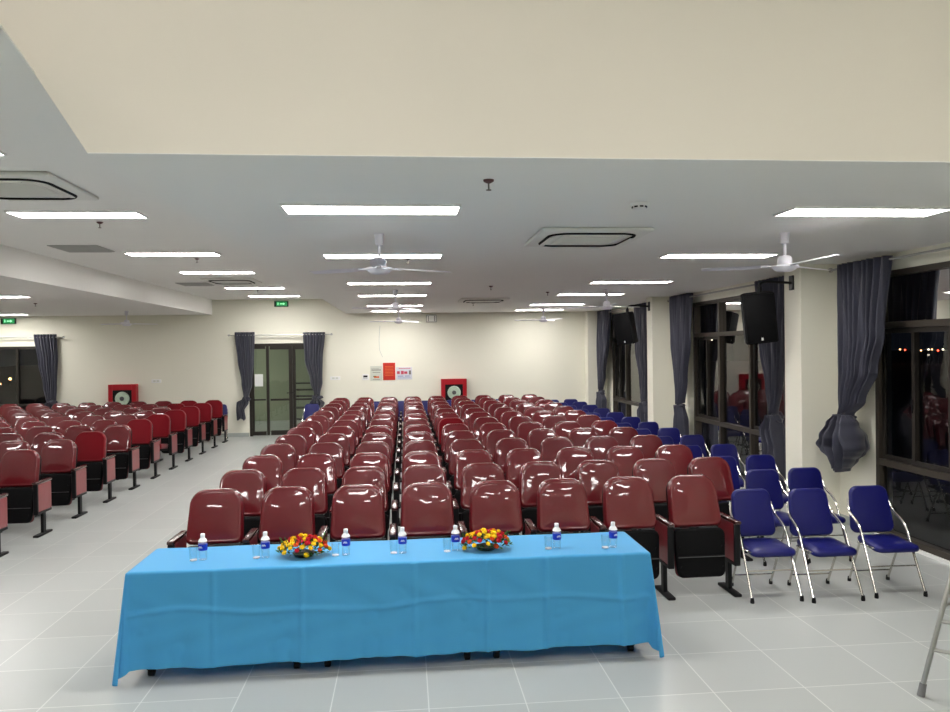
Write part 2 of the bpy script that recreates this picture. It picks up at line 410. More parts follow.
for i, (x, y) in enumerate([(-4.9, 22.4), (-6.9, 23.0)]): place(lp, used, (x, y, 3.0), 0, 'white LED ceiling panel in the corridor behind the glass door, %s' % ORD[i])

# ------------------------------------------------------------------ ceiling fans
def make_fan():
    t = thing('ceiling_fan', 'x', 'ceiling fan', group='white three blade ceiling fans')
    bm = new(); lathe(bm, [(.02, -.10), (.035, -.09), (.038, -.02), (.045, 0)]); obj('canopy', bm, 'fan_white', t)
    bm = new(); lathe(bm, [(.012, -.24), (.012, -.09)], n=10); obj('downrod', bm, 'fan_white', t)
    bm = new(); lathe(bm, [(.0, -.345), (.06, -.342), (.085, -.33), (.10, -.315), (.115, -.302), (.115, -.29), (.075, -.284), (.062, -.275), (.06, -.225), (.045, -.205), (.02, -.2)], n=28); obj('motor_housing', bm, 'fan_white', t)
    for k in range(3):
        bm = new(); A = Matrix.Rotation(math.radians(30+120*k), 4, 'Z') @ Matrix.Translation((0, 0, -.292)) @ Matrix.Rotation(math.radians(9), 4, 'X')
        n = 10; rows = []
        for i in range(n+1):
            s = i/n; x = .15 + .56*s; hw = .045 + .018*math.sin(PI*min(1, s*1.1)) if i < n else .045
            rows.append([bm.verts.new(A @ Vector((x, y*hw, .008*(1-y*y)+z))) for y, z in ((-1, 0), (-.5, .002), (0, .003), (.5, .002), (1, 0), (.5, -.003), (0, -.003), (-.5, -.003))])
        for a, b_ in zip(rows, rows[1:]):
            for j in range(8): bm.faces.new((a[j], a[(j+1)%8], b_[(j+1)%8], b_[j]))
        bm.faces.new(rows[0]); bm.faces.new(rows[-1][::-1])
        bl = obj('blade', bm, 'fan_white', t)
        bm = new(); box(bm, .09, .2, -.02, .02, -.008, .004, M=A); obj('blade_bracket', bm, 'fan_white', bl, smooth=False)
    return t
fp = make_fan(); used = [False]
for x, y, rz, lab in ((-.21, 6.44, 0, 'white ceiling fan above the middle seats, nearest the front'), (3.35, 6.35, .05, 'white ceiling fan nearest the right windows and the front'),
        (3.42, 12.5, -.1, 'white ceiling fan in the right row, second from the front'), (3.38, 18.15, .5, 'white ceiling fan in the right row, nearest the back wall'),
        (-.15, 12.4, .55, 'white ceiling fan above the middle seats, second from the front'), (-.15, 18.1, .35, 'white ceiling fan above the middle seats nearest the back wall'),
        (-6.4, 18.0, .2, 'white ceiling fan over the far left seats near the back wall')):
    place(fp, used, (x, y, ZC), rz, lab)

# ------------------------------------------------------------------ air conditioner cassettes
def make_ac():
    t = thing('air_conditioner', 'x', 'air conditioner', group='ceiling cassette air conditioners')
    bm = new(); box(bm, -.475, .475, -.475, .475, -.035, 0, .02, 2); obj('panel', bm, 'ac_white', t)
    bm = new(); o = rrect(.74, .74, .74, .16, 6); o2 = [(x, z-.37) for x, z in o]
    tube(bm, [(x, z, -.036) for x, z in o2], .014, 6, closed=True); obj('air_outlet', bm, 'black_matte', t)
    bm = new()
    for k in range(4):
        A = Matrix.Rotation(k*PI/2, 4, 'Z'); box(bm, -.22, .22, -.375, -.335, -.062, -.056, M=A @ Matrix.Translation((0, 0, 0)))
    obj('flap', bm, 'ac_white', t, smooth=False)
    bm = new(); box(bm, -.27, .27, -.27, .27, -.043, -.03, .008); 
    for i in range(16): y = -.24+.032*i; box(bm, -.25, .25, y, y+.012, -.047, -.043)
    obj('intake_grille', bm, 'ac_white', t, smooth=False)
    return t
ap = make_ac(); used = [False]
for x, y, z, lab in ((1.60, 6.52, ZC, 'white cassette air conditioner between the two front ceiling fans'), (1.55, 14.8, ZC, 'white cassette air conditioner over the rear middle seats'),
        (-3.12, 6.38, ZH, 'white cassette air conditioner over the left aisle near the front'), (-3.25, 14.6, ZH, 'white cassette air conditioner over the left aisle near the back')):
    place(ap, used, (x, y, z), 0, lab)
def make_vent():
    t = thing('ceiling_vent', 'x', 'vent', group='grey ceiling air grilles')
    bm = new(); box(bm, -.3, .3, -.3, .3, -.012, 0, .004); obj('frame', bm, 'grille', t, smooth=False)
    bm = new()
    for i in range(14): y = -.27+.04*i; box(bm, -.27, .27, y, y+.02, -.02, -.012)
    obj('louver', bm, 'grille', t, smooth=False); return t
vp = make_vent(); used = [False]
place(vp, used, (-4.15, 10.15, ZH), 0, 'grey square air grille in the raised ceiling, nearer one')
place(vp, used, (-4.15, 15.4, ZH), 0, 'grey square air grille in the raised ceiling, farther one')
def make_spr():
    t = thing('sprinkler', 'x', 'sprinkler', group='small fire sprinklers hanging from the ceiling')
    bm = new(); lathe(bm, [(.012, -.02), (.03, -.010), (.032, 0)], n=14); obj('escutcheon', bm, 'copper', t)
    bm = new(); lathe(bm, [(.016, -.062), (.016, -.058), (.005, -.056), (.005, -.018)], n=10); obj('nozzle', bm, 'ink', t); return t
sp = make_spr(); used = [False]
for x, y, z, lab in ((.50, 4.38, ZC, 'small ceiling sprinkler nearest the cream soffit'), (-.06+.1, 8.1, ZC, 'small ceiling sprinkler right of the second middle LED panel'), (1.45, 15.9, ZC, 'small ceiling sprinkler behind the rear cassette unit'),
        (1.35, 11.7, ZC, 'small ceiling sprinkler in front of the rear cassette unit'), (2.5, 13.0, ZC, 'small ceiling sprinkler between the second and third right LED panels'), (-3.15, 8.15, ZH, 'small ceiling sprinkler beside the second left aisle LED panel'),
        (-3.0, 11.25, ZH, 'small ceiling sprinkler behind the third left aisle LED panel'), (-3.2, 16.8, ZH, 'small ceiling sprinkler beside the fifth left aisle LED panel'), (-7.0, 15.0, ZC, 'small ceiling sprinkler over the far left seats')):
    place(sp, used, (x, y, z), 0, lab)
t = thing('smoke_detector', 'white round smoke detector on the ceiling right of the front cassette unit', 'smoke detector', (1.62, 5.05, ZC))
bm = new(); lathe(bm, [(.03, -.045), (.045, -.04), (.05, -.02), (.06, -.012), (.06, 0)]); obj('housing', bm, 'white_plastic', t)
bm = new()
for k in range(8):
    a = k*PI/4; box(bm, .047, .052, -.012, .012, -.034, -.024, M=Matrix.Rotation(a, 4, 'Z'))
obj('sensor_slot', bm, 'black', t, smooth=False)

# ------------------------------------------------------------------ auditorium seats
PITCH = .597
def make_seat(wrap=True, down=False):
    t = thing('auditorium_seat', 'x', 'auditorium seat')
    c = 'red_wrap' if wrap else 'red_velvet'
    lean = math.radians(-17)
    A = Matrix.Translation((0, .035, .583)) @ Matrix.Rotation(lean, 4, 'X')
    bm = new(); pad(bm, rrect(.475, .448, .465, .05, 8, rt=.14), .06, .035, bow=.12, M=A); obj('backrest', bm, c, t, ang=80)
    bm = new(); pad(bm, rrect(.46, .435, .455, .05, 7, rt=.135), .03, 0, back=.02, M=A @ Matrix.Translation((0, .062, -.0))); 
    obj('back_shell', bm, 'shell', t)
    if not down:
        B = Matrix.Translation((0, -.075, .165)) @ Matrix.Rotation(math.radians(-9), 4, 'X')
        bm = new(); pad(bm, rrect(.44, .475, .425, .06, 5), .045, .012, M=B)
        box(bm, -.205, .205, -.046, -.036, .185, .19, M=B)
        for x in (-.19, .19):
            for z in (.10, .27): lathe(bm, [(.009, -.008), (.009, 0)], (x, -.118+.16*z, .165+z), 8, 'y')
        ss = obj('seat_shell', bm, 'shell', t)
        bm = new(); box(bm, -.212, .212, -.048, -.043, .176, .183, .001, M=B); obj('seam', bm, 'steel_dark', ss, smooth=False)
        bm = new(); pad(bm, rrect(.43, .46, .42, .05, 5), .07, .0, back=.02, M=B @ Matrix.Translation((0, .05, 0))); obj('seat', bm, c, t, ang=80)
    else:
        B = Matrix.Translation((0, .05, .44)) @ Matrix.Rotation(math.radians(86), 4, 'X') 
        bm = new(); pad(bm, rrect(.46, .43, .42, .06, 5), .09, .0, back=.0, M=Matrix.Translation((0, -.0, .43)) @ Matrix.Rotation(math.radians(84), 4, 'X')); obj('seat', bm, c, t, ang=80)
        bm = new(); pad(bm, rrect(.45, .42, .41, .05, 5), .05, .0, M=Matrix.Translation((0, 0, .37)) @ Matrix.Rotation(math.radians(84), 4, 'X')); obj('seat_shell', bm, 'shell', t)
    add_side(t, -PITCH/2, wrap)
    return t
def add_side(t, x, wrap):
    bm = new(); box(bm, x-.03, x+.03, -.17, .22, .635, .668, .012, 2)
    obj('armrest', bm, 'arm_wood', t)
    bm = new(); box(bm, x-.024, x+.024, -.125, .20, .30, .63, .004)
    obj('side_panel', bm, 'panel_wrap', t)
    bm = new(); box(bm, x-.028, x+.028, -.15, -.122, .27, .636, .006); box(bm, x-.026, x+.026, -.122, .20, .27, .302, .004)
    obj('panel_rim', bm, 'black', t)
    bm = new(); box(bm, x-.018, x+.018, -.0, .07, .02, .42, .006); box(bm, x-.035, x+.035, -.16, .20, 0, .028, .010, 2)
    obj('leg', bm, 'black', t)
seat_end = {}
protos = {}
GR = {'m': 'maroon seats of the middle block', 'l': 'maroon seats of the left block'}
def get(kind):
    if kind not in protos:
        wrap = kind[0] == 'w'; down = 'd' in kind
        p = make_seat(wrap, down)
        if 'e' in kind: add_side(p, PITCH/2, wrap)
        protos[kind] = [p, [False]]
    return protos[kind]
rnd = random.Random(3)
def put_seat(kind, x, y, label, group):
    p, u = get(kind)
    place(p, u, (x, y, 0), rnd.uniform(-.015, .015), label, group)
for k in range(13):
    n = 8 if k == 0 else 9
    for j in range(n):
        kind = 'w' + ('e' if j == n-1 else '')
        velvet = (k == 6 and j == 4)
        if velvet: kind = kind.replace('w', 'v')
        lab = 'maroon %s seat, middle block, %s row behind the table, %s from the left aisle' % ('unwrapped velvet' if velvet else 'plastic wrapped', ORD[k], ORD[j])
        put_seat(kind, -1.62+PITCH*j, 6.43+1.035*k, lab, GR['m'])
nl = [3, 4, 5, 6, 6, 7, 8, 9, 9, 10, 10]
for q, k in enumerate(range(-1, 10)):
    Y = 9.58+1.035*k
    for j in range(nl[q]):
        x = -4.44-PITCH/2-PITCH*j
        v = (j == 0 and k in (2, 4, 5, 6, 7, 8, 9)) or (j == 1 and k in (8, 9))
        kind = ('v' if v else 'w') + ('e' if j == 0 else '') + ('d' if (j == 0 and k == 5) else '')
        lab = '%s seat%s, left block, %s row from front, %s from aisle' % ('unwrapped red velvet' if v else 'maroon plastic wrapped', ' folded down' if 'd' in kind else '', ORD[q], ORD[j])
        put_seat(kind, x, Y, lab, GR['l'])

# ------------------------------------------------------------------ blue folding chairs
def make_blue():
    t = thing('folding_chair', 'x', 'folding chair')
    bm = new(); pad(bm, rrect(.41, .365, .425, .06, 6, rt=.075), .035, .016, bow=.15, M=Matrix.Translation((0, .165, .463)) @ Matrix.Rotation(math.radians(-12), 4, 'X')); obj('backrest', bm, 'blue_vinyl', t, ang=80)
    bm = new(); pad(bm, rrect(.36, .40, .39, .06, 6), .045, .0, back=.018, M=Matrix.Translation((0, .155, .432)) @ Matrix.Rotation(math.radians(94), 4, 'X')); obj('seat', bm, 'blue_vinyl', t, ang=80)
    bm = new(); o = rrect(.40, .43, .40, .06, 4)
    tube(bm, [(x*.90, .143-z*.90, .388+.07*z) for x, z in o], .009, 6, closed=True); obj('seat_frame', bm, 'chrome', t)
    for s in (-1, 1):
        x = .214*s
        pts = arc([(x*1.03, -.235, .03), (x, -.06, .40), (x, .02, .575), (x*.97, .20, .66), (x*.88, .245, .76)], .10, 6)
        bm = new(); tube(bm, pts, .0115, 8); f = obj('front_leg', bm, 'chrome', t)
        bm = new(); lathe(bm, [(.017, 0), (.018, .015), (.014, .045)], (x*1.03, -.24, 0), 10); obj('foot_cap', bm, 'black', f)
        xr = .185*s
        bm = new(); tube(bm, [(xr, .235, .03), (xr*1.02, .06, .405)], .0105, 8); f = obj('rear_leg', bm, 'chrome', t)
        bm = new(); lathe(bm, [(.016, 0), (.017, .015), (.013, .045)], (xr, .24, 0), 10); obj('foot_cap', bm, 'black', f)
    bm = new(); tube(bm, [(-.185, .204, .105), (.185, .204, .105)], .007, 6); obj('crossbar', bm, 'chrome', t)
    bm = new(); tube(bm, [(-.214, -.135, .24), (.214, -.135, .24)], .007, 6); obj('crossbar', bm, 'chrome', t)
    bm = new(); tube(bm, [(-.19, .232, .70), (.19, .232, .70)], .009, 6); obj('crossbar', bm, 'chrome', t)
    return t
bp = make_blue(); used = [False]
G1 = 'blue folding chairs along the window side'
for (x, y, rz, lab) in ((3.13, 6.36, .0, 'blue folding chair in the front row, next to the red seats'), (3.645, 6.30, 0, 'blue folding chair in the front row, middle of three'), (4.245, 6.34, -.03, 'blue folding chair in the front row, nearest the big window')):
    place(bp, used, (x, y, 0), rz, lab, G1)
for k in range(12):
    for j, x in enumerate((3.73, 4.235)):
        if k == 0: x += (.02, -.0)[j]
        y = 7.36 + 1.035*k + rnd.uniform(-.04, .04) + (.06 if j else 0)
        place(bp, used, (x , y, 0), rnd.uniform(-.02, .02), 'blue folding chair in the %s row, %s' % (ORD[k+1], 'window side' if j else 'next to the red seats'), G1)
G2 = 'blue folding chairs along the back wall'
for i, x in enumerate((-.78, -.13, .50, 1.22, 1.80, 2.42)):
    place(bp, used, (x, 19.38, 0), 0, 'blue folding chair against the back wall behind the middle seats, %s from left' % ORD[i], G2)
place(bp, used, (-2.36, 18.95, 0), .0, 'blue folding chair in front of the right door curtain', G2)
place(bp, used, (-4.72, 19.42, 0), .1, 'blue folding chair at the aisle end of the left block, by the door', G2)
for i, x in enumerate((-10.0, -9.3, -8.35)):
    place(bp, used, (x, 19.46, 0), 0, 'blue folding chair against the back wall behind the left seats, %s from left' % ORD[i], G2)

# ------------------------------------------------------------------ front table
TX0, TX1, TY0, TY1 = -1.855, 1.69, 5.15, 5.76
for i in range(3):
    x0 = TX0+.008+i*1.180; x1 = x0+1.172
    t = thing('folding_table', 'folding table on castors under the blue cloth, %s' % ('left one', 'middle one', 'right one')[i], 'table', ((x0+x1)/2, (TY0+TY1)/2, 0), group='tables under the blue cloth')
    hw = (x1-x0)/2
    bm = new(); box(bm, -hw, hw, -.297, .297, .700, .727, .004); obj('tabletop', bm, 'wood_top', t)
    bm = new(); box(bm, -hw+.16, hw-.16, -.22, -.205, .28, .66, .003); obj('modesty_panel', bm, 'wood_top', t)
    for s in (-1, 1):
        x = s*(hw-.10)
        bm = new(); tube(bm, [(x, -.225, .078), (x, .225, .078)], .018, 8); tube(bm, [(x, 0, .08), (x, 0, .70)], .022, 8); tube(bm, [(x, -.2, .69), (x, .2, .69)], .015, 8)
        lg = obj('leg', bm, 'steel_dark', t)
        for yy_ in (-.2, .2):
            bm = new(); lathe(bm, [(.02, -.022), (.03, -.018), (.03, .018), (.02, .022)], (x, yy_+.012, .031), 16, 'x')
            box(bm, x-.025, x+.025, yy_-.018, yy_+.018, .05, .07, .004); obj('castor', bm, 'black', lg)
# cloth
def cloth():
    bm = new(); r_ = random.Random(5)
    L_, D_ = TX1-TX0, TY1-TY0; ov = .69
    na, nb = 150, 40
    us = [-ov + (L_+2*ov)*i/380 for i in range(381)]; vs_ = [-ov+ (D_+2*ov)*j/160 for j in range(161)]
    def hang(a, b_, u, v):
        return None
    grid = []
    ZTOP = .742
    seams = [(-.72, 1.0), (.04, .8), (.54, 1.0), (.95, 1.0), (1.49, .8), (-1.3, .5)]
    for u in us:
        row = []
        for v in vs_:
            cx = min(max(u, 0), L_); cy = min(max(v, 0), D_)
            au = u-cx; av = v-cy
            X = TX0+cx; Y = TY0+cy
            a = abs(au); b2 = abs(av)
            if a == 0 and b2 == 0:
                z = ZTOP + .0012*math.sin(9*u+3*v)
                row.append((X, Y, z)); continue
            if a == 0 or b2 == 0:
                d = a+b2; coord = Y if a else X
                # rounding at the edge
                hemlift = .0
                full = .63 if not b2 or av > 0 else .648 - .004*(X-TX0)   # front skirt rises to the right
                if a: full = .63
                t_ = min(1, d/ov); z = ZTOP - t_*full
                rip = t_**1.3*(.016*math.sin(coord*9.0+.6)+.010*math.sin(coord*23+2.1*math.sin(coord*3))) 
                out = .006+ .010*t_ + rip
                # creases from folding, horizontal and vertical
                if b2 and av < 0:
                    hz = .46 + .018*math.sin(X*3.1) + .012*math.sin(X*7.3)
                    out += .014*math.exp(-((z-hz)/.016)**2)
                    for sx, st in seams: out += .014*st*math.exp(-((X-sx)/.013)**2)
                    out += .011*math.sin(X*17+z*22)*math.exp(-((z-.52)/.11)**2)*(.5+.5*math.sin(X*2.3+1))
                    out += .007*math.sin(X*9-z*31)*math.exp(-((z-.30)/.12)**2)
                if a: row.append((X+math.copysign(out, au), Y, z))
                else: row.append((X, Y+math.copysign(out, av), z))
                continue
            # corner: folds outward
            r = math.hypot(a, b2); th = math.atan2(b2, a)     # 0 along x side, 90 along y side
            lim = ov/max(math.cos(th), math.sin(th)); t_ = r/lim
            f = math.sin(2*th)
            drop = t_*(.665 + .045*f)
            flare = t_*(.02 + .075*f + .012*math.sin(th*14))
            # fold the corner into a soft pleat
            ph = th + .55*f*math.sin(4*th)*.5
            dx = math.cos(ph)*flare; dy = math.sin(ph)*flare
            wv = t_*.035*math.sin(th*6)
            row.append((X+math.copysign(dx+.008+wv*math.sin(th), au), Y+math.copysign(dy+.008-wv*math.cos(th), av), max(.008, ZTOP-drop)))
        grid.append([bm.verts.new(p) for p in row])
    for A, B in zip(grid, grid[1:]):
        for j in range(len(A)-1): bm.faces.new((A[j], B[j], B[j+1], A[j+1]))
    return bm
o = obj('tablecloth', cloth(), 'cloth', ang=180); tag(o, 'bright blue cloth draped over the long front table', 'tablecloth')
md = o.modifiers.new('thick', 'SOLIDIFY'); md.thickness = .0015; md.offset = 1

ZT_ = .7445
def make_bottle():
    t = thing('water_bottle', 'x', 'water bottle', group='water bottles on the blue table')
    bm = new(); lathe(bm, [(.024, 0), (.030, .004), (.031, .02), (.029, .028), (.031, .036), (.0325, .125), (.0325, .145), (.027, .160), (.015, .173), (.0125, .185)], n=24); obj('bottle_body', bm, 'pet', t)
    bm = new(); lathe(bm, [(.0322, .078), (.0332, .080), (.0334, .127), (.0325, .128)], n=24); lb = obj('label', bm, 'label_blue', t)
    bm = new()
    for i in range(5):
        a = -PI/2 + (-.34+.17*i); x, y = .0338*math.cos(a), .0338*math.sin(a)
        zz = .102 + (.006 if i % 2 else -.001)
        box(bm, x-.0035, x+.0035, y-.0006, y+.0006, zz-.002, zz+.006)
    obj('label_mark', bm, 'cap_white', lb, smooth=False)
    bm = new(); lathe(bm, [(.0155, .178), (.0165, .180), (.0165, .203), (.015, .206)], n=20); obj('cap', bm, 'cap_white', t); 
    bm = new(); lathe(bm, [(.0332, .146), (.0275, .161), (.0165, .174), (.0145, .181), (.0135, .181), (.0152, .173), (.0262, .160), (.0318, .146)], n=20); obj('neck_foil', bm, 'cap_white', t)
    return t
def make_cup():
    t = thing('drinking_glass', 'x', 'drinking glass', group='drinking glasses on the blue table')
    bm = new(); lathe(bm, [(.024, 0), (.026, .002), (.031, .092), (.0295, .092), (.0245, .008), (.001, .008)], n=24); obj('glass_wall', bm, 'cup_glass', t)
    bm = new(); lathe(bm, [(.0235, .0015), (.0238, .0075)], n=20); obj('glass_base', bm, 'cap_white', t)
    return t
wb = make_bottle(); wb.scale = (.93, .93, .89); u1 = [False]; cp = make_cup(); u2_ = [False]
bx = [-1.43, -1.00, -.44, -.04, .34, 1.07, 1.48]; by = [5.39, 5.38, 5.38, 5.37, 5.37, 5.33, 5.31]
where = ['at the left end of the table', 'left of the left flowers', 'right of the left flowers', 'at the middle of the table', 'left of the right flowers', 'second from the right end', 'at the right end of the table']
for i in range(7):
    place(wb, u1, (bx[i], by[i], ZT_), .12*i-.3, 'clear water bottle with blue label and white cap, ' + where[i])
    place(cp, u2_, (bx[i]-(.062 if i not in (2,) else .072), by[i]-.01+.01*(i % 2), ZT_), 0, 'empty clear drinking glass beside the bottle ' + where[i])
def flowers(x, y, seed, label):
    r_ = random.Random(seed)
    t = thing('flower_arrangement', label, 'flowers', (x, y, ZT_), group='low rose arrangements on the blue table')
    bm = new(); lathe(bm, [(.05, 0), (.062, .004), (.08, .025), (.078, .028), (.01, .025)], n=24); obj('bowl', bm, 'bowl', t)
    bm = new()
    for i in range(330):
        a = r_.uniform(0, 2*PI); s = math.sqrt(r_.uniform(0, 1)); px, py = .175*s*math.cos(a), .10*s*math.sin(a)
        pz = .028+.085*(1-s*s)*r_.uniform(.4, 1.15)
        l = r_.uniform(.022, .045); el = r_.uniform(-.2, .9); az = a+r_.uniform(-.8, .8)
        d = Vector((math.cos(az)*math.cos(el), math.sin(az)*math.cos(el), math.sin(el))); sd = d.cross(Vector((0, 0, 1))).normalized()*l*.28
        p = Vector((px, py, pz)); q = p+d*l
        if q.z < .004: q.z = .004
        vs = [bm.verts.new(v) for v in (p, p+d*l*.5+sd+Vector((0, 0, .003)), q, p+d*l*.5-sd+Vector((0, 0, .003)))]
        bm.faces.new(vs)
    for i in range(9):   # taller sprigs
        a = r_.uniform(0, 2*PI); p = Vector((.12*math.cos(a), .06*math.sin(a), .06)); q = p+Vector((.05*math.cos(a), .03*math.sin(a), r_.uniform(.05, .085)))
        tube(bm, [p, q], [.0015, .001], 4)
        for k in range(5):
            c = p.lerp(q, .4+.15*k); d = Vector((r_.uniform(-1, 1), r_.uniform(-1, 1), .6)).normalized()*.016; s2 = d.cross(Vector((0, 1, .2))).normalized()*.005
            vs = [bm.verts.new(v) for v in (c, c+d*.5+s2, c+d, c+d*.5-s2)]; bm.faces.new(vs)
    obj('foliage', bm, 'leaf', t, smooth=False)
    n = 62
    for i in range(n):
        # even spread over an oval dome
        s = math.sqrt((i+.5)/n); a = i*2.39996+seed
        px, py = .180*s*math.cos(a), .105*s*math.sin(a); pz = .022+.118*math.sqrt(max(0, 1-s*s))*r_.uniform(.9, 1.08)
        R_ = r_.uniform(.0155, .0215); nrm = Vector((px*4, py*6, .55)).normalized()
        A = Matrix.Translation((px+r_.uniform(-.005, .005), py, pz)) @ Vector((0, 0, 1)).rotation_difference(nrm).to_matrix().to_4x4()
        bm = new(); q0 = len(bm.verts)
        for (rr_, zz, tw, np_) in ((1.0, -.15, 0, 5), (.78, .12, .6, 5), (.5, .32, .2, 4)):
            for k in range(np_):
                a0 = tw+2*PI*k/np_; pts = []
                for da, rad, hh in ((-.62, .35, -.35), (0, .42, -.42), (.62, .35, -.35), (.72, .85, .15), (.38, 1.05, .36), (0, 1.1, .30), (-.38, 1.05, .36), (-.72, .85, .15)):
                    pts.append(bm.verts.new((R_*rr_*rad*math.cos(a0+da), R_*rr_*rad*math.sin(a0+da), R_*(zz+hh))))
                bm.faces.new(pts)
        lathe(bm, [(R_*.55, -R_*.6), (R_*.85, -R_*.2), (R_*.7, R_*.1), (R_*.34, R_*.42), (R_*.1, R_*.5)], n=9)
        bmesh.ops.transform(bm, matrix=A, verts=bm.verts)
        obj('rose', bm, r_.choices(['rose_yellow', 'rose_red', 'rose_orange'], (.54, .37, .09))[0], t)
flowers(-.735, 5.39, 3, 'low oval bouquet of yellow and red roses, left one on the table')
flowers(.56, 5.38, 8, 'low oval bouquet of red and yellow roses, right one on the table')

# ------------------------------------------------------------------ curtains
def curtain_mesh(prof, folds, amp, seed=0, nz=60, nu=120, squeeze=1.0):
    """prof: list of (z, centre, half width, depth amplitude factor)"""
    bm = new(); r_ = random.Random(seed); ph = r_.uniform(0, 6)
    prof = sorted(prof, key=lambda p: -p[0]); rows = []
    z0, z1 = prof[0][0], prof[-1][0]
    for i in range(nz+1):
        z = z0+(z1-z0)*i/nz
        for a, b_ in zip(prof, prof[1:]):
            if a[0] >= z >= b_[0]:
                t = (a[0]-z)/max(1e-6, a[0]-b_[0]); t = t*t*(3-2*t)
                c = a[1]+(b_[1]-a[1])*t; w_ = a[2]+(b_[2]-a[2])*t; d = a[3]+(b_[3]-a[3])*t; break
        row = []
        for j in range(nu+1):
            u = j/nu; ang = 2*PI*folds*u+ph+.10*math.sin(z*2.1+u*5)
            x = c+(u-.5)*2*w_ + .006*math.sin(ang*.5+z*4)
            y = amp*d*(math.sin(ang)+.3*math.sin(ang*2.3+z*3))
            # rounded bunch when tight
            y -= .12*d*math.sqrt(max(0, 1-(2*u-1)**2))*min(1, .06/max(w_, .02))
            row.append(bm.verts.new((x, y, z + (.0 if i < nz else .03*math.sin(u*PI*3+seed)*(w_ > .05)))))
        rows.append(row)
    for A, B in zip(rows, rows[1:]):
        for j in range(nu): bm.faces.new((A[j], A[j+1], B[j+1], B[j]))
    return bm
def knot_mesh(rx, rz, ry, z, c, seed=1):
    bm = new(); bmesh.ops.create_uvsphere(bm, u_segments=36, v_segments=20, radius=1)
    for v in bm.verts:
        a = math.atan2(v.co.z, v.co.x); f = 1+.13*math.sin(a*3+v.co.y*5+seed)+.07*math.sin(a*8+seed*2)
        v.co = Vector((c+v.co.x*rx*f, v.co.y*ry*f, z+v.co.z*rz*f))
    return bm
def curtain(name_label, loc, rz, prof, folds, amp, knot=None, tail=None, seed=0, ring_z=None):
    t = thing('curtain', name_label, 'curtain', loc, rz, group='grey blue tied back curtains')
    o = obj('curtain_panel', curtain_mesh(prof, folds, amp, seed), 'curtain', t, ang=180)
    md = o.modifiers.new('thick', 'SOLIDIFY'); md.thickness = .004
    if tail:
        o = obj('curtain_tail', curtain_mesh(tail, folds*.6, amp*1.5, seed+3, nz=34, nu=80), 'curtain', t, ang=180)
        md = o.modifiers.new('thick', 'SOLIDIFY'); md.thickness = .004
    if knot: obj('knot', knot_mesh(*knot, seed=seed), 'curtain', t, ang=180)
    return t
# right wall curtains: local +x runs towards -Y (nearer) => rz = -90deg; local -y faces the room (-X)
RZ = -PI/2
XR = 5.13
# profile values along local x (positive = nearer camera)
curtain('grey blue curtain knotted into a bulb, nearest the big window', (XR-.02, 7.98, 0), RZ, [(3.13, 0, .47, 1), (2.3, -.03, .40, 1), (1.9, -.10, .33, .9), (1.55, -.22, .22, .8), (1.36, -.31, .085, .7)], 8, .048,
        knot=(.12, .07, .09, 1.32, -.31), tail=[(1.38, -.31, .06, .8), (1.28, -.33, .15, 1.6), (1.12, -.36, .26, 2.4), (1.0, -.40, .34, 2.4), (.93, -.37, .27, 2.1), (.86, -.33, .15, 1.6), (.74, -.32, .07, 1)], seed=1)
curtain('grey blue curtain tied low behind the near wall speaker', (XR, 10.12, 0), RZ, [(3.13, .0, .44, 1), (2.2, .02, .36, 1), (1.6, .10, .20, .9), (1.25, .12, .08, .8)], 8, .045,
        knot=(.10, .09, .09, 1.18, .12), tail=[(1.22, .12, .07, .9), (1.0, .02, .20, 1.5), (.75, .08, .20, 1.3), (.3, .15, .12, 1.1), (.12, .15, .13, 1)], seed=2)
curtain('grey blue curtain tied at the far side of the middle window', (XR, 13.62, 0), RZ, [(3.16, 0, .52, 1), (2.3, -.0, .42, 1), (1.6, -.02, .24, .9), (1.12, -.02, .10, .8)], 7, .045,
        knot=(.13, .035, .07, 1.10, -.02), tail=[(1.1, -.02, .10, .9), (.8, 0, .19, 1.1), (.2, 0, .24, 1.1), (.05, 0, .25, 1)], seed=4)
curtain('grey blue curtain tied behind the far wall speaker', (XR, 15.75, 0), RZ, [(3.14, .0, .60, 1), (2.2, -.02, .48, 1), (1.5, .0, .26, .9), (1.05, .02, .10, .8)], 8, .045,
        knot=(.14, .10, .09, .98, .02), tail=[(1.0, .02, .10, .9), (.8, -.0, .26, 1.4), (.4, .05, .14, 1.1), (.1, .05, .14, 1)], seed=5)
curtain('grey blue curtain in the far right corner of the hall', (XR, 19.0, 0), RZ, [(3.16, 0, .60, 1), (2.3, -.10, .50, 1), (1.5, -.30, .30, .9), (1.08, -.36, .13, .8)], 7, .045,
        knot=(.15, .08, .08, 1.02, -.36), tail=[(1.03, -.36, .10, .9), (.8, -.34, .22, 1.3), (.3, -.34, .2, 1.1), (.05, -.34, .2, 1)], seed=6)
for wi, (ya, yb) in enumerate(((4.2, 8.6), (9.6, 14.2), (15.1, 19.55))):
    t = thing('curtain_rod', 'silver curtain rod over the %s right window' % ORD[wi], 'curtain rod', (XR, (ya+yb)/2, 3.09), group='curtain rods above the windows')
    h = (yb-ya)/2
    bm = new(); tube(bm, [(0, -h, 0), (0, h, 0)], .013, 8); obj('rod', bm, 'grille', t)
    for s in (-1, 1):
        bm = new(); lathe(bm, [(.013, 0), (.028, .02), (.03, .035), (.016, .06)], (0, 0, 0), 12, 'y')
        if s < 0: bmesh.ops.scale(bm, vec=(1, -1, 1), verts=bm.verts)
        bmesh.ops.translate(bm, vec=(0, s*h, 0), verts=bm.verts); obj('finial', bm, 'chrome', t)
        bm = new(); tube(bm, [(0, s*(h-.08), 0), (XW-XR, s*(h-.08), 0)], .009, 6); obj('bracket', bm, 'chrome', t)
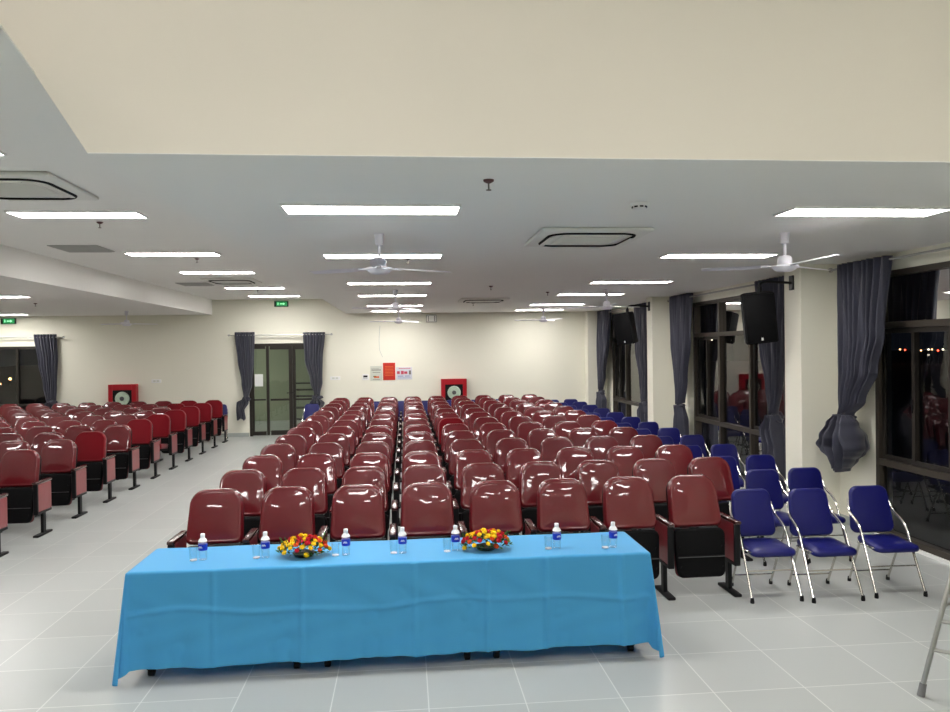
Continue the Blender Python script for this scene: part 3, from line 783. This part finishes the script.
# back wall curtains: local +x = +X, local -y faces the room
YC = YW-.12
curtain('grey blue curtain knotted left of the glass door', (-4.14, YC, 0), 0, [(2.72, 0, .25, 1), (2.0, .02, .21, 1), (1.4, .04, .14, .9), (1.02, .02, .06, .8)], 7, .026,
        knot=(.10, .07, .07, .98, .02), tail=[(1.0, -.0, .05, .9), (.9, -.06, .15, 1.3), (.7, -.12, .10, 1.1), (.47, -.10, .11, 1)], seed=7)
curtain('grey blue curtain knotted right of the glass door', (-2.37, YC, 0), 0, [(2.70, 0, .28, 1), (2.0, -.02, .24, 1), (1.4, .04, .16, .9), (1.06, .06, .07, .8)], 7, .026,
        knot=(.14, .06, .08, 1.0, .06), tail=[(1.0, .04, .07, .9), (.85, .06, .20, 1.4), (.6, .02, .12, 1.1), (.4, .02, .1, 1)], seed=8)
curtain('grey blue curtain beside the dark far left window', (-9.06, YC, 0), 0, [(2.72, 0, .27, 1), (2.0, .06, .23, 1), (1.4, .10, .17, .9), (1.05, .12, .12, .8)], 7, .026,
        knot=(.13, .06, .08, 1.0, .14), tail=[(1.0, .1, .1, .9), (.8, .08, .16, 1.3), (.3, .08, .15, 1)], seed=9)
for xa, xb, lab in ((-4.5, -1.95, 'thin curtain rod above the glass door'), (-12.6, -8.65, 'thin curtain rod above the far left window')):
    t = thing('curtain_rod', lab, 'curtain rod', ((xa+xb)/2, YC, 2.64), group='curtain rods above the windows'); h = (xb-xa)/2
    bm = new(); tube(bm, [(-h, 0, 0), (h, 0, 0)], .012, 8); obj('rod', bm, 'alu', t)
    for s in (-1, 1):
        bm = new(); lathe(bm, [(.012, 0), (.028, .02), (.03, .035), (.016, .06)], (0, 0, 0), 12, 'x')
        if s < 0: bmesh.ops.scale(bm, vec=(-1, 1, 1), verts=bm.verts)
        bmesh.ops.translate(bm, vec=(s*h, 0, 0), verts=bm.verts); obj('finial', bm, 'alu', t)
    for x in (-h+.08, 0, h-.08):
        bm = new(); tube(bm, [(x, 0, 0), (x, .12, 0)], .008, 6); obj('bracket', bm, 'alu', t)

# ------------------------------------------------------------------ speakers
def make_speaker():
    t = thing('wall_speaker', 'x', 'speaker', group='black wall speakers')
    A = Matrix.Rotation(math.radians(-6), 4, 'Y') @ Matrix.Rotation(math.radians(8), 4, 'X')
    bm = new(); w0, w1 = .19, .155
    prof = [(-w0, -.16), (w0, -.16), (w0, .02), (w1-.03, .17), (-w1+.03, .17), (-w0, .02)]
    lo = [bm.verts.new((x, y, -.31)) for x, y in prof]; hi = [bm.verts.new((x, y, .31)) for x, y in prof]
    bm.faces.new(lo[::-1]); bm.faces.new(hi)
    for i in range(6): bm.faces.new((lo[i], lo[(i+1)%6], hi[(i+1)%6], hi[i]))
    bmesh.ops.bevel(bm, geom=list(bm.edges), offset=.012, segments=2, affect='EDGES')
    bmesh.ops.transform(bm, matrix=A, verts=bm.verts); obj('cabinet', bm, 'black_matte', t)
    bm = new(); box(bm, -.175, .175, -.172, -.158, -.295, .295, .006, 2, M=A); g_ = obj('grille', bm, 'shell', t)
    bm = new(); box(bm, -.012, .012, -.1755, -.1725, -.27, -.235, M=A); obj('badge', bm, 'white_plastic', g_, smooth=False)
    return t
for (x, y, z, lab, rz) in ((4.40, 9.02, 2.545, 'black wall speaker hung on the near square column', -.30), (4.38, 14.56, 2.575, 'black wall speaker hung on the far square column', -.75)):
    t = make_speaker(); t.location = (x, y, z); t.rotation_euler = (0, 0, rz); t['label'] = lab
    Ri = Matrix.Rotation(-rz, 4, 'Z')
    loc = lambda p: Ri @ (Vector(p)-Vector((x, y, z)))
    bm = new(); tube(bm, arc([loc((x+.02, y, z+.29)), loc((x+.02, y, z+.42)), loc((x+.10, y, z+.45)), loc((4.84, y, z+.43))], .04), .017, 8); obj('bracket_arm', bm, 'black', t)
    bm = new(); tube(bm, [loc((x+.02, y, z+.31)), loc((x+.02, y, z+.38))], .03, 10); obj('bracket_joint', bm, 'black', t)
    bm = new(); box(bm, 4.832, 4.849, y-.05, y+.05, z+.34, z+.52, .003); bmesh.ops.transform(bm, matrix=Ri @ Matrix.Translation((-x, -y, -z)), verts=bm.verts); obj('bracket_plate', bm, 'black', t)

# ------------------------------------------------------------------ things on the back wall
def cabinet(x, label):
    t = thing('fire_hose_cabinet', label, 'fire hose cabinet', (x, YW, .62), group='red fire hose cabinets')
    bm = new(); box(bm, -.34, .34, -.16, -.0, 0, .80, .006); obj('cabinet_box', bm, 'fire_red', t)
    bm = new()
    for a in ((-.34, -.235, 0, .80), (.235, .34, 0, .80), (-.235, .235, .655, .80), (-.235, .235, 0, .12)): box(bm, a[0], a[1], -.185, -.162, a[2], a[3], .003)
    d = obj('door', bm, 'fire_red', t)
    bm = new(); box(bm, -.235, .235, -.166, -.161, .12, .655); obj('door_window', bm, 'black', d, smooth=False)
    bm = new(); lathe(bm, [(.06, -.03), (.165, -.03), (.175, -.015), (.175, 0), (.06, 0)], (0, -.168, .44), 28, 'y'); obj('hose_reel', bm, 'hose', t)
    bm = new(); lathe(bm, [(.03, -.045), (.055, -.04), (.055, -.025)], (0, -.168, .44), 16, 'y'); obj('reel_hub', bm, 'steel_dark', t)
    bm = new(); tube(bm, arc([(-.12, -.18, .2), (.0, -.18, .17), (.12, -.18, .2)], .1), .02, 8); obj('hose_loop', bm, 'hose', t)
cabinet(1.27, 'red fire hose cabinet behind the middle seats')
cabinet(-7.19, 'red fire hose cabinet behind the left seats')
def exit_sign(x, z, label):
    t = thing('exit_sign', label, 'exit sign', (x, YW, z), group='green exit signs')
    bm = new(); box(bm, -.18, .18, -.035, 0, -.075, .075, .004); obj('housing', bm, 'black', t)
    bm = new(); box(bm, -.125, .15, -.038, -.034, -.058, .058); f = obj('sign_face', bm, 'exit_green', t, smooth=False)
    bm = new(); box(bm, -.03, .05, -.041, -.038, -.012, .012)
    vs = [bm.verts.new(p) for p in ((.05, -.0405, -.035), (.10, -.0405, 0), (.05, -.0405, .035))]; bm.faces.new(vs)
    box(bm, -.09, -.07, -.041, -.038, -.03, .02); box(bm, -.075, -.05, -.041, -.038, -.002, .008)
    lathe(bm, [(.009, -.003), (.009, 0)], (-.08, -.038, .033), 10, 'y')
    obj('arrow_mark', bm, 'exit_mark', f, smooth=False)
exit_sign(-3.21, 3.45, 'green lit exit sign above the glass door')
exit_sign(-9.98, 3.065, 'green lit exit sign at the far left of the back wall')
def sheet(name, x0, x1, z0, z1, m, label, cat, marks):
    t = thing(name, label, cat, ((x0+x1)/2, YW, (z0+z1)/2)); w_, h = (x1-x0)/2, (z1-z0)/2
    bm = new(); box(bm, -w_, w_, -.012, 0, -h, h, .002); o = obj('sheet', bm, m, t)
    for (mm, a, b_, c, d) in marks:
        bm = new(); box(bm, a*w_, b_*w_, -.0145, -.012, c*h, d*h); obj('printed_mark', bm, mm, o, smooth=False)
sheet('control_panel', -1.14, -.97, 1.42, 1.58, 'white_plastic', 'small white wall controller with a dark display, left of the notices', 'control panel', [('black', -.7, .6, -.1, .55), ('ink', -.7, .6, -.55, -.45)])
sheet('wall_notice', -.93, -.62, 1.40, 1.79, 'paper', 'pale green notice sheet between the controller and red poster', 'notice', [('ink', -.8, .8, .40, .5), ('ink', -.6, .7, .1, .16), ('ink', -.85, .5, .6, .64), ('rose_orange', -.4, .5, -.62, -.4), ('leaf', -.5, .0, -.5, -.34), ('ink', -.6, .6, -.85, -.8)])
sheet('red_poster', -.595, -.275, 1.41, 1.87, 'poster_red', 'upright red poster in the middle of the notices', 'poster', [('gold_ink', -.7, .7, .55-.17*i, .59-.17*i) for i in range(7)])
sheet('wall_notice', -.25, .17, 1.42, 1.75, 'paper_blue', 'wide pale notice right of the red poster', 'notice', [('ink_red', -.7, .8, .75, .85), ('ink_red', -.9, -.55, -.1, .35), ('ink_red', -.4, -.05, -.15, .4), ('ink_red', .0, .4, -.1, .3), ('ink', .6, .85, -.2, .45), ('ink_blue', -.8, -.1, -.5, -.4), ('ink_blue', .1, .7, -.5, -.4), ('ink_blue', -.8, .8, -.75, -.7)])
sheet('switch_plate', -6.52, -6.28, 1.44, 1.53, 'white_plastic', 'white switch plate on the wall right of the left hose cabinet', 'switch', [('paper', -.6, -.1, -.5, .5), ('paper', .1, .6, -.5, .5)])
sheet('switch_plate', -1.98, -1.72, 1.44, 1.53, 'white_plastic', 'white switch plate right of the glass door curtain', 'switch', [('paper', -.6, -.1, -.5, .5), ('paper', .1, .6, -.5, .5)])
t = thing('junction_box', 'grey metal junction box high on the back wall', 'junction box', (.72, YW, 2.93))
bm = new(); box(bm, -.16, .12, -.08, 0, 0, .2, .005); o = obj('box_body', bm, 'grille', t); bm = new(); box(bm, -.14, .10, -.086, -.08, .02, .18, .003); obj('box_cover', bm, 'ac_white', o)
for c in (-.1, .06): bm = new(); box(bm, c-.008, c+.008, -.09, -.086, .03, .17); obj('clip', bm, 'ink', o, smooth=False)
bm = new(); tube(bm, arc([(-.66, YW-.008, 2.85), (-.69, YW-.008, 2.5), (-.68, YW-.008, 2.2), (-.60, YW-.008, 2.02)], .1), .006, 6); o = obj('wall_cable', bm, 'skirting'); tag(o, 'thin loose cable on the wall above the notices', 'cable')
# paper taped on the door glass
bm = new(); box(bm, -3.93, -3.72, YW+.052, YW+.057, 1.30, 1.62); o = obj('door_notice', bm, 'paper_white', smooth=False); tag(o, 'white paper sheet taped on the left pane of the glass door', 'notice')
# corridor shelf
t = thing('storage_rack', 'dark slatted rack seen through the right door pane', 'rack', (-2.75, 21.3, 0))
bm = new()
for z in (.3, .62, .94, 1.12, 1.30): box(bm, -.45, .45, -.2, .2, z, z+.03)
obj('shelf', bm, 'frame_dark', t, smooth=False)
for x in (-.44, .44):
    for y in (-.18, .18): bm = new(); box(bm, x-.015, x+.015, y-.015, y+.015, 0, 1.33); obj('post', bm, 'frame_dark', t, smooth=False)

# ------------------------------------------------------------------ step ladder at the right edge
t = thing('step_ladder', 'aluminium folding step ladder leg at the right edge', 'ladder', (3.16, 4.37, 0))
def leg_(p, q, r=.0155):
    bm = new(); tube(bm, [p, q], r, 10); l = obj('rail', bm, 'alu', t)
    bm = new(); pv = Vector(p); dv = (Vector(q)-pv).normalized(); tube(bm, [(pv.x, pv.y, 0), pv+dv*.06], [.023, .020], 12); obj('rubber_foot', bm, 'rubber', l)
A0, A1 = (0, 0, .02), (.50, .10, 1.45); B0, B1 = (.52, -.40, .02), (.92, -.24, 1.45); C0, C1 = (1.05, .62, .02), (.80, .30, 1.45); D0, D1 = (1.5, .25, .02), (1.15, .0, 1.45)
for p, q in ((A0, A1), (B0, B1), (C0, C1), (D0, D1)): leg_(p, q)
for s in (.18, .30, .41, .62, .84):
    bm = new(); tube(bm, [Vector(A0).lerp(Vector(A1), s), Vector(B0).lerp(Vector(B1), s)], .013, 8); obj('rung', bm, 'alu', t)
bm = new(); tube(bm, [Vector(A0).lerp(Vector(A1), .36), Vector(C0).lerp(Vector(C1), .36)], .008, 8); tube(bm, [Vector(C0).lerp(Vector(C1), .3), Vector(D0).lerp(Vector(D1), .3)], .010, 8); obj('brace', bm, 'alu', t)
bm = new(); box(bm, .52, 1.15, -.22, .28, 1.44, 1.47, .006); obj('top_step', bm, 'alu', t)

# ------------------------------------------------------------------ night outside
bm = new(); box(bm, XW+.25, 190, -60, 260, -.4, -.2); box(bm, -90, XW+.2, 24.8, 260, -.4, -.2); o = struct('floor_ground', bm, 'night_ground', 'dark ground outside the windows')
def unp(px, py, dist):
    d = fw + (px-475)/F_PX*r2 + (356-py)/F_PX*u2; return Vector((0, 0, CAM_H)) + d*dist
def street_lamp(px, py, dist, m, rad, label):
    p = unp(px, py, dist); t = thing('street_lamp', label, 'street lamp', (p.x, p.y, -.2), group='far street lamps in the dark')
    bm = new(); tube(bm, [(0, 0, 0), (0, 0, p.z+.2)], .05, 6); obj('pole', bm, 'black', t)
    bm = new(); lathe(bm, [(rad*.3, -rad), (rad, -rad*.4), (rad, rad*.4), (rad*.4, rad)], (0, 0, p.z+.2), 10); obj('lamp_head', bm, m, t)
dots = [(885.3, 343.8, 'lamp_warm'), (890.6, 349, 'lamp_warm'), (900, 349.5, 'lamp_warm'), (905, 350, 'lamp_red'), (921, 350.5, 'lamp_warm'), (928.5, 349.5, 'lamp_cool'), (928.5, 355, 'lamp_cool'), (932, 349.5, 'lamp_warm'), (938, 350.5, 'lamp_red'), (943, 349.5, 'lamp_cool'), (627, 366, 'lamp_cool'), (633, 373, 'lamp_warm')]
for i, (px, py, m) in enumerate(dots):
    near = px > 800
    street_lamp(px, py, 85+3*(i % 4), m, .085, 'tiny distant lamp outside the %s window, %s from the left' % ('nearest' if near else 'farthest', ORD[i if near else i-10]))
street_lamp(10, 379, 60, 'lamp_warm', .10, 'orange street lamp seen through the far left window')
street_lamp(0.5, 384, 62, 'lamp_warm', .06, 'small orange street lamp at the left edge of the photo')
def tower(px0, px1, py1, dist, label, dens, seed):
    r_ = random.Random(seed)
    a = unp(px0, 350, dist); b_ = unp(px1, 350, dist); top = unp((px0+px1)/2, py1, dist).z
    cx, cy = (a.x+b_.x)/2, (a.y+b_.y)/2; hw = (b_-a).length/2
    t = thing('apartment_building', label, 'building', (cx, cy, -.2), math.atan2(b_.y-a.y, b_.x-a.x), group='dark buildings beyond the windows')
    bm = new(); box(bm, -hw, hw, 0, 14, 0, top+.2); obj('wall', bm, 'night_wall', t, smooth=False)
    rows = 9; cols = 5
    for i in range(cols):
        for j in range(rows):
            if r_.random() < dens:
                x = -hw*.85+2*hw*.85*i/(cols-1); z = top*.35+(top*.6)*j/(rows-1)
                bm = new(); box(bm, x-.09, x+.09, -.05, 0, z, z+.15); obj('lit_window', bm, 'lamp_cool', t, smooth=False)
tower(697, 718, 300, 120, 'dark tower with rows of lit windows outside the middle window, left one', .55, 1)
tower(733, 768, 300, 118, 'dark tower with rows of lit windows outside the middle window, right one', .3, 2)
